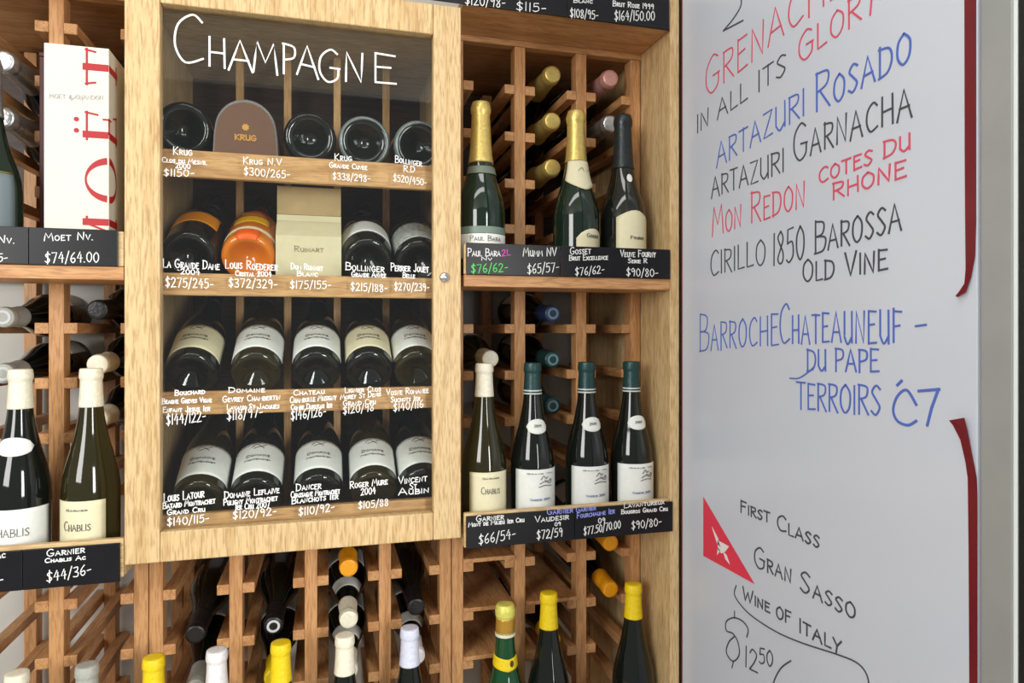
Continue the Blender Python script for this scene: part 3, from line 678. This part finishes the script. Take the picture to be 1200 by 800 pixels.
def letterM(z0, z1):
    rb([(z1-.008, 0), (z1-.008, K)], .0105); rb([(z1-.017, .0015), (z1, .0015)], .003); rb([(z1-.012, K-.0015), (z1, K-.0015)], .003)
    rb([(z1-.01, K), ((z0+z1)/2, .004)], .003); rb([(z0+.006, K), ((z0+z1)/2, .004)], .009); rb([(z0+.006, 0), (z0+.006, K)], .003); rb([(z0, .0015), (z0+.013, .0015)], .003); rb([(z0, K-.0015), (z0+.01, K-.0015)], .003)
letterT(zz(100), zz(58)); letterE(zz(164), zz(130)); letterO(zz(237), zz(184)); letterM(max(.003, zz(268)-.052), zz(254))
o = link('lettering', b, RED, t, origin=O); o['label'] = 'large red letters running up the corner'
b = bmesh.new(); text_line(b, 'MOET & CHANDON', (PY(58, 115, Y0).x, PY(58, 115, Y0).z), (PY(121, 117, Y0).x, PY(121, 117, Y0).z), .0062, front_map(Y0), .0009)
ribbon(b, catmull([(X0+.036, zs+.252), (X0+.044, zs+.258), (X0+.052, zs+.252)], 4), .0009, front_map(Y0))
o = link('lettering', b, mat('grey_print', (188, 188, 182), .6), t, origin=O); o['label'] = 'small grey printed name'
t = thing('carton', 'dark red carton mostly hidden behind the white gift box', 'carton', (-.40, .108, ZU)); O = t.location.copy()
xa = PY(46, 388, .101).x
link('carton_body', bx(xa, xa+.075, .101, .121, ZU+.0003, ZU+.345, .001), mat('carton_maroon', (72, 22, 26), .5), t, origin=O)
link('carton_lid', bx(xa-.0006, xa+.0756, .1005, .1215, ZU+.3455, ZU+.352, .001), mat('carton_maroon', (72, 22, 26), .5), t, origin=O)

# ------------------------------------------------------------------ slate price boards
YS = -.0045
def board(label, px0, px1, zt, zb, notes, group='black price boards on the shelf edges', lean=0):
    xa, xb = PY(px0, 388, 0).x, PY(px1, 388, 0).x
    t = thing('price_board', label, 'price board', ((xa+xb)/2, -.001, zb), group); O = t.location.copy()
    link('slate_panel', bx(xa, xb, YS, -.0004, zb, zt, .0008), SLATE, t, origin=O)
    for lines, m in notes:
        bm = bmesh.new()
        for tx, x0, y0, x1, y1, h in lines: ftext(bm, tx, x0, y0, x1, y1, h, YS, .0014)
        link('lettering', bm, m, t, origin=O)
    return t
PW = WHITE_PEN; PG = mat('green_pen', (90, 225, 110), .6); PP = mat('pink_pen', (235, 70, 190), .6); PB = mat('blue_pen', (150, 160, 240), .6)
ZT1, ZB1 = .1535, .0985
board('black price board on the upper left shelf, under the white gift box', 35, 139, ZT1, ZB1, [([('Moet Nv.', 52, 282, 109, 281, 9), ('$74/64.00', 53, 308, 116, 307, 12)], PW)])
board('black price board at the left edge on the upper left shelf, cut by the frame', -110, 34.5, ZT1, ZB1, [([('Brut Nv.', -40, 284, 17, 285, 9), ('$65-', -15, 307, 9, 306, 9)], PW)])
board('black price board on the lower left shelf next to the cabinet', 28, 141.5, -.322, -.381, [([('Garnier', 55, 652, 99, 647, 8), ('Chablis Ac', 53, 659, 100, 655, 5), ('$44/36-', 55, 682, 107, 672, 12)], PW)])
board('black price board at the left edge on the lower left shelf, cut by the frame', -110, 27.5, -.322, -.381, [([('Garnier Ac', -45, 655, 6, 653, 7), ('$44-', -25, 686, 4, 683, 10)], PW)])
board('black price board on the upper right shelf, half nearest the cabinet', 546, 655, ZT1, ZB1, [([('Paul Bara', 548, 300, 586, 300, 9), ('Nv', 564, 305, 576, 305, 4)], PW), ([('2L', 588, 300, 598, 299, 7)], PP), ([('$76/62-', 552, 320, 595, 318, 10)], PG), ([('Mumm NV', 613, 300, 652, 300, 10), ('$65/57-', 618, 321, 655, 318, 11)], PW)])
board('black price board on the upper right shelf, half nearest the side panel', 656, 784, ZT1, ZB1, [([('Gosset', 668, 298, 692, 297, 8), ('Brut Excellence', 667, 305, 712, 304, 6), ('$76/62-', 674, 323, 708, 320, 9)], PW), ([('Veuve Fourny', 727, 301, 768, 301, 8), ('Serie R', 736, 308, 758, 308, 5), ('$90/80-', 734, 323, 771, 324, 9)], PW)])
board('black price board on the lower right shelf, half nearest the cabinet', 546, 672, -.3205, -.3765, [([('Garnier', 558, 611, 590, 608, 7), ('Mont de Milieu 1er Cru', 549, 617, 614, 611, 5), ('$66/54-', 561, 638, 604, 630, 11)], PW), ([('Garnier', 641, 603, 671, 600, 7)], PB), ([('Vaudesir', 627, 612, 666, 608, 7), ('09', 650, 616, 657, 615, 4), ('$72/59', 629, 632, 659, 628, 10)], PW)])
board('black price board on the lower right shelf, half nearest the side panel', 672.6, 787, -.3205, -.3765, [([('Garnier', 675, 600, 698, 597, 6), ('Fourchaume 1er', 676, 607, 720, 601, 6)], PB), ([('09', 701, 613, 709, 612, 6), ('$77.50/70.00', 684, 627, 727, 618, 9), ('Lavantureux', 731, 595, 778, 590, 6), ('Bougros Grand Cru', 728, 602, 782, 598, 5), ('$90/80-', 740, 620, 775, 615, 9)], PW)])
board('black price board above the upper right rack, half nearest the cabinet', 500, 664, .626, .566, [([('$120/98-', 545, 5, 592, 9, 11), ('$115-', 605, 12, 640, 15, 10)], PW)])
board('black price board above the upper right rack, half nearest the whiteboard', 664.6, 783, .626, .566, [([('Blanc', 672, 3, 694, 4, 5), ('$108/95-', 668, 20, 701, 23, 10), ('Brut Rose 1999', 718, 7, 766, 11, 6), ('$164/150.00', 720, 24, 767, 24, 11)], PW)])

# ------------------------------------------------------------------ whiteboard on the side wall
XB = .645
yl, yr = -.004, YJ+.0005
wbd = thing('whiteboard', 'large whiteboard with red, blue and black handwritten wine names beside the rack', 'whiteboard', (XB+.008, (yl+yr)/2, 0)); O = wbd.location.copy()
link('board_panel', bx(XB, XB+.016, yr, yl, -.95, 1.0, .001), mat('whiteboard_gloss', (202, 208, 220), .22, spec=.5, noise=.012, nscale=5), wbd, origin=O)
MR = mat('marker_red', (214, 84, 106), .5); MK = mat('marker_black', (72, 72, 78), .5); MB_ = mat('marker_blue', (82, 108, 190), .5)
SM = side_map(XB)
def uv(px, py): q = PX(px, py, XB); return (-q.y, q.z)
def wl(text, x0, y0, x1, y1, h, m, wd=.0026, **kw):
    b = bmesh.new(); a, c = uv(x0, y0), uv(x1, y1); hh = uv(x0, y0-h)[1]-a[1]
    text_line(b, text, a, c, hh, SM, wd, **kw)
    o = link('lettering', b, m, wbd, origin=O); o['label'] = '%s marker lettering' % {MR: 'red', MK: 'black', MB_: 'blue'}[m]
def ws(polys, m, wd=.0026, nm='marker_line', sm=True):
    b = bmesh.new()
    for pts in polys:
        q = [uv(*p) for p in pts]; ribbon(b, catmull(q, 6) if sm else densify(q, .01), wd, SM)
    return link(nm, b, m, wbd, origin=O)
ws([[(850, -6), (864, -10), (869, 4), (861, 20), (848, 36)], [(848, 36), (871, 24)]], MK, nm='lettering')
wl('Grenache', 827, 114, 990, -14, 42, MR, small=.8)
wl('In All Its', 817, 156, 921, 86, 21, MK, small=.95, wd=.0024)
wl('Glory', 936, 74, 1030, 8, 33, MR, small=.85)
wl('Artazuri', 840, 196, 943, 135, 28, MB_, small=.9)
wl('Rosado', 956, 132, 1067, 72, 44, MB_, small=.68, wd=.003)
wl('Artazuri', 834, 232, 919, 201, 24, MK, small=.95, wd=.0024)
wl('Garnacha', 930, 190, 1068, 136, 42, MK, small=.68)
wl('Mon Redon', 835, 277, 943, 241, 33, MR, small=.72)
wl('Cotes Du', 960, 215, 1067, 174, 17, MR, small=.9)
wl('Rhone', 976, 234, 1062, 206, 19, MR, small=.9)
wl('Cirillo', 833, 323, 897, 309, 29, MK, small=.9, wd=.0024)
wl('1850', 906, 312, 943, 302, 37, MK, wd=.0024)
wl('Barossa', 955, 297, 1056, 270, 37, MK, small=.75)
wl('Old Vine', 941, 331, 1040, 316, 25, MK, small=.85)
wl('Barroche', 820, 411, 912, 403, 44, MB_, small=.66, wd=.0024)
wl('Chateauneuf', 914, 402, 1056, 402, 46, MB_, small=.68)
wl('-', 1072, 389, 1087, 388, 16, MB_)
wl('Du Pape', 946, 434, 1030, 436, 25, MB_, small=.95)
ws([[(926, 443), (936, 443), (946, 437), (953, 431)]], MB_, wd=.002)
wl('Terroirs', 934, 478, 1032, 487, 31, MB_, small=.95)
ws([[(1057, 446), (1052, 451)], [(1074, 474), (1063, 457), (1052, 464), (1047, 480), (1052, 493), (1064, 498), (1074, 493)]], MB_, nm='lettering', wd=.0034)
ws([[(1077, 458), (1101, 456)], [(1100, 456), (1092, 478), (1087, 498)]], MB_, nm='lettering', sm=False, wd=.0034)
wl('First', 868, 600, 902, 612, 14, MK, small=.75, wd=.0026); wl('Class', 911, 620, 960, 642, 18, MK, small=.7, wd=.0026)
wl('Gran', 884, 662, 927, 683, 24, MK, small=.6); wl('Sasso', 938, 692, 1002, 726, 24, MK, small=.66)
wl('Wine', 871, 702, 902, 718, 15, MK, small=.7, wd=.0026); wl('of', 910, 724, 927, 731, 14, MK, small=1, wd=.0026); wl('Italy', 937, 740, 986, 766, 16, MK, small=.85, wd=.0026)
ws([[(863, 686), (861, 696), (868, 708), (882, 722), (910, 740), (940, 753), (980, 766), (1004, 776), (1016, 790), (1020, 812)]], MK, wd=.002)
ws([[(875.5, 746), (877, 737), (871, 728), (860.5, 723.5), (851.5, 728), (851.5, 738.5), (859, 742), (865, 752), (866.5, 767), (859, 774.5), (851.5, 764), (854.5, 752), (860.5, 746)], [(861, 716), (861, 724)], [(860, 774), (858, 782)]], MK, nm='lettering', wd=.0022)
wl('12', 873, 780, 888, 789, 24, MK, small=1, wd=.0022); wl('50', 890, 776, 906, 781, 18, MK, wd=.0022)
ws([[(927, 774), (916, 782), (908, 796), (904, 812)]], MK, wd=.0022)
b = bmesh.new(); polyfill(b, [uv(824.5, 582), uv(824.5, 651), uv(884.5, 684)], SM); fl = link('painted_flag', b, mat('flag_red', (226, 60, 84), .5), wbd, origin=O); fl['label'] = 'red triangular tail emblem with white figure'
SM2 = side_map(XB-.0008); b = bmesh.new()
for poly in ([(835, 617), (842, 630), (845, 641), (841, 636), (838, 627)], [(842, 633), (848, 636), (855, 640), (850, 647), (846, 648), (842, 643)], [(848, 646), (852, 650), (856, 661), (851, 655)], [(842, 641), (845, 645), (841, 650)]):
    polyfill(b, [uv(*p) for p in poly], SM2)
link('emblem', b, mat('flag_white', (238, 232, 234), .5), fl, origin=O)
# red edge tape, torn and peeling on the near edge
TAPE = mat('tape_red', (108, 12, 26), .35, noise=.15, nscale=25)
def tape(pts_l, pts_r, lift, nm='edge_tape'):
    b = bmesh.new(); rows = []
    for (l, r_, lf) in zip(pts_l, pts_r, lift):
        (ul, vl), (ur, vr) = uv(*l), uv(*r_)
        rows.append([b.verts.new(SM(ul, vl, .0005+lf[0])), b.verts.new(SM(ul, vl, .0012+lf[0])), b.verts.new(SM(ur, vr, .0012+lf[1])), b.verts.new(SM(ur, vr, .0005+lf[1]))])
    for A, B in zip(rows, rows[1:]):
        for k in range(4): b.faces.new((A[k], A[(k+1) % 4], B[(k+1) % 4], B[k]))
    b.faces.new(rows[0]); b.faces.new(rows[-1][::-1])
    o = link(nm, b, TAPE, wbd, origin=O); return o
o = tape([(1131, -30), (1131.5, 180), (1132, 260), (1132.5, 315), (1132, 332), (1127, 341), (1123, 347)], [(1144.5, -30), (1144.5, 180), (1144.5, 260), (1144, 300), (1140, 325), (1135, 342), (1127, 348)],
     [(0, 0), (0, 0), (0, 0), (0, .001), (.001, .002), (.002, .003), (.003, .004)]); o['label'] = 'dark red edge tape torn off above the middle'
o = tape([(1137, 830), (1136, 640), (1135, 560), (1133, 540), (1129, 515), (1123, 498), (1121, 492)], [(1146, 830), (1146, 640), (1146, 585), (1146, 560), (1141, 530), (1138, 505), (1136, 489)],
     [(0, 0), (0, 0), (0, 0), (.001, .001), (.003, .002), (.006, .004), (.009, .006)]); o['label'] = 'dark red edge tape peeling away at its top'
b = bx(XB-.0016, XB+.0165, yl, yl+.0015, -.95, 1.0, 0); link('edge_tape', b, TAPE, wbd, origin=O)
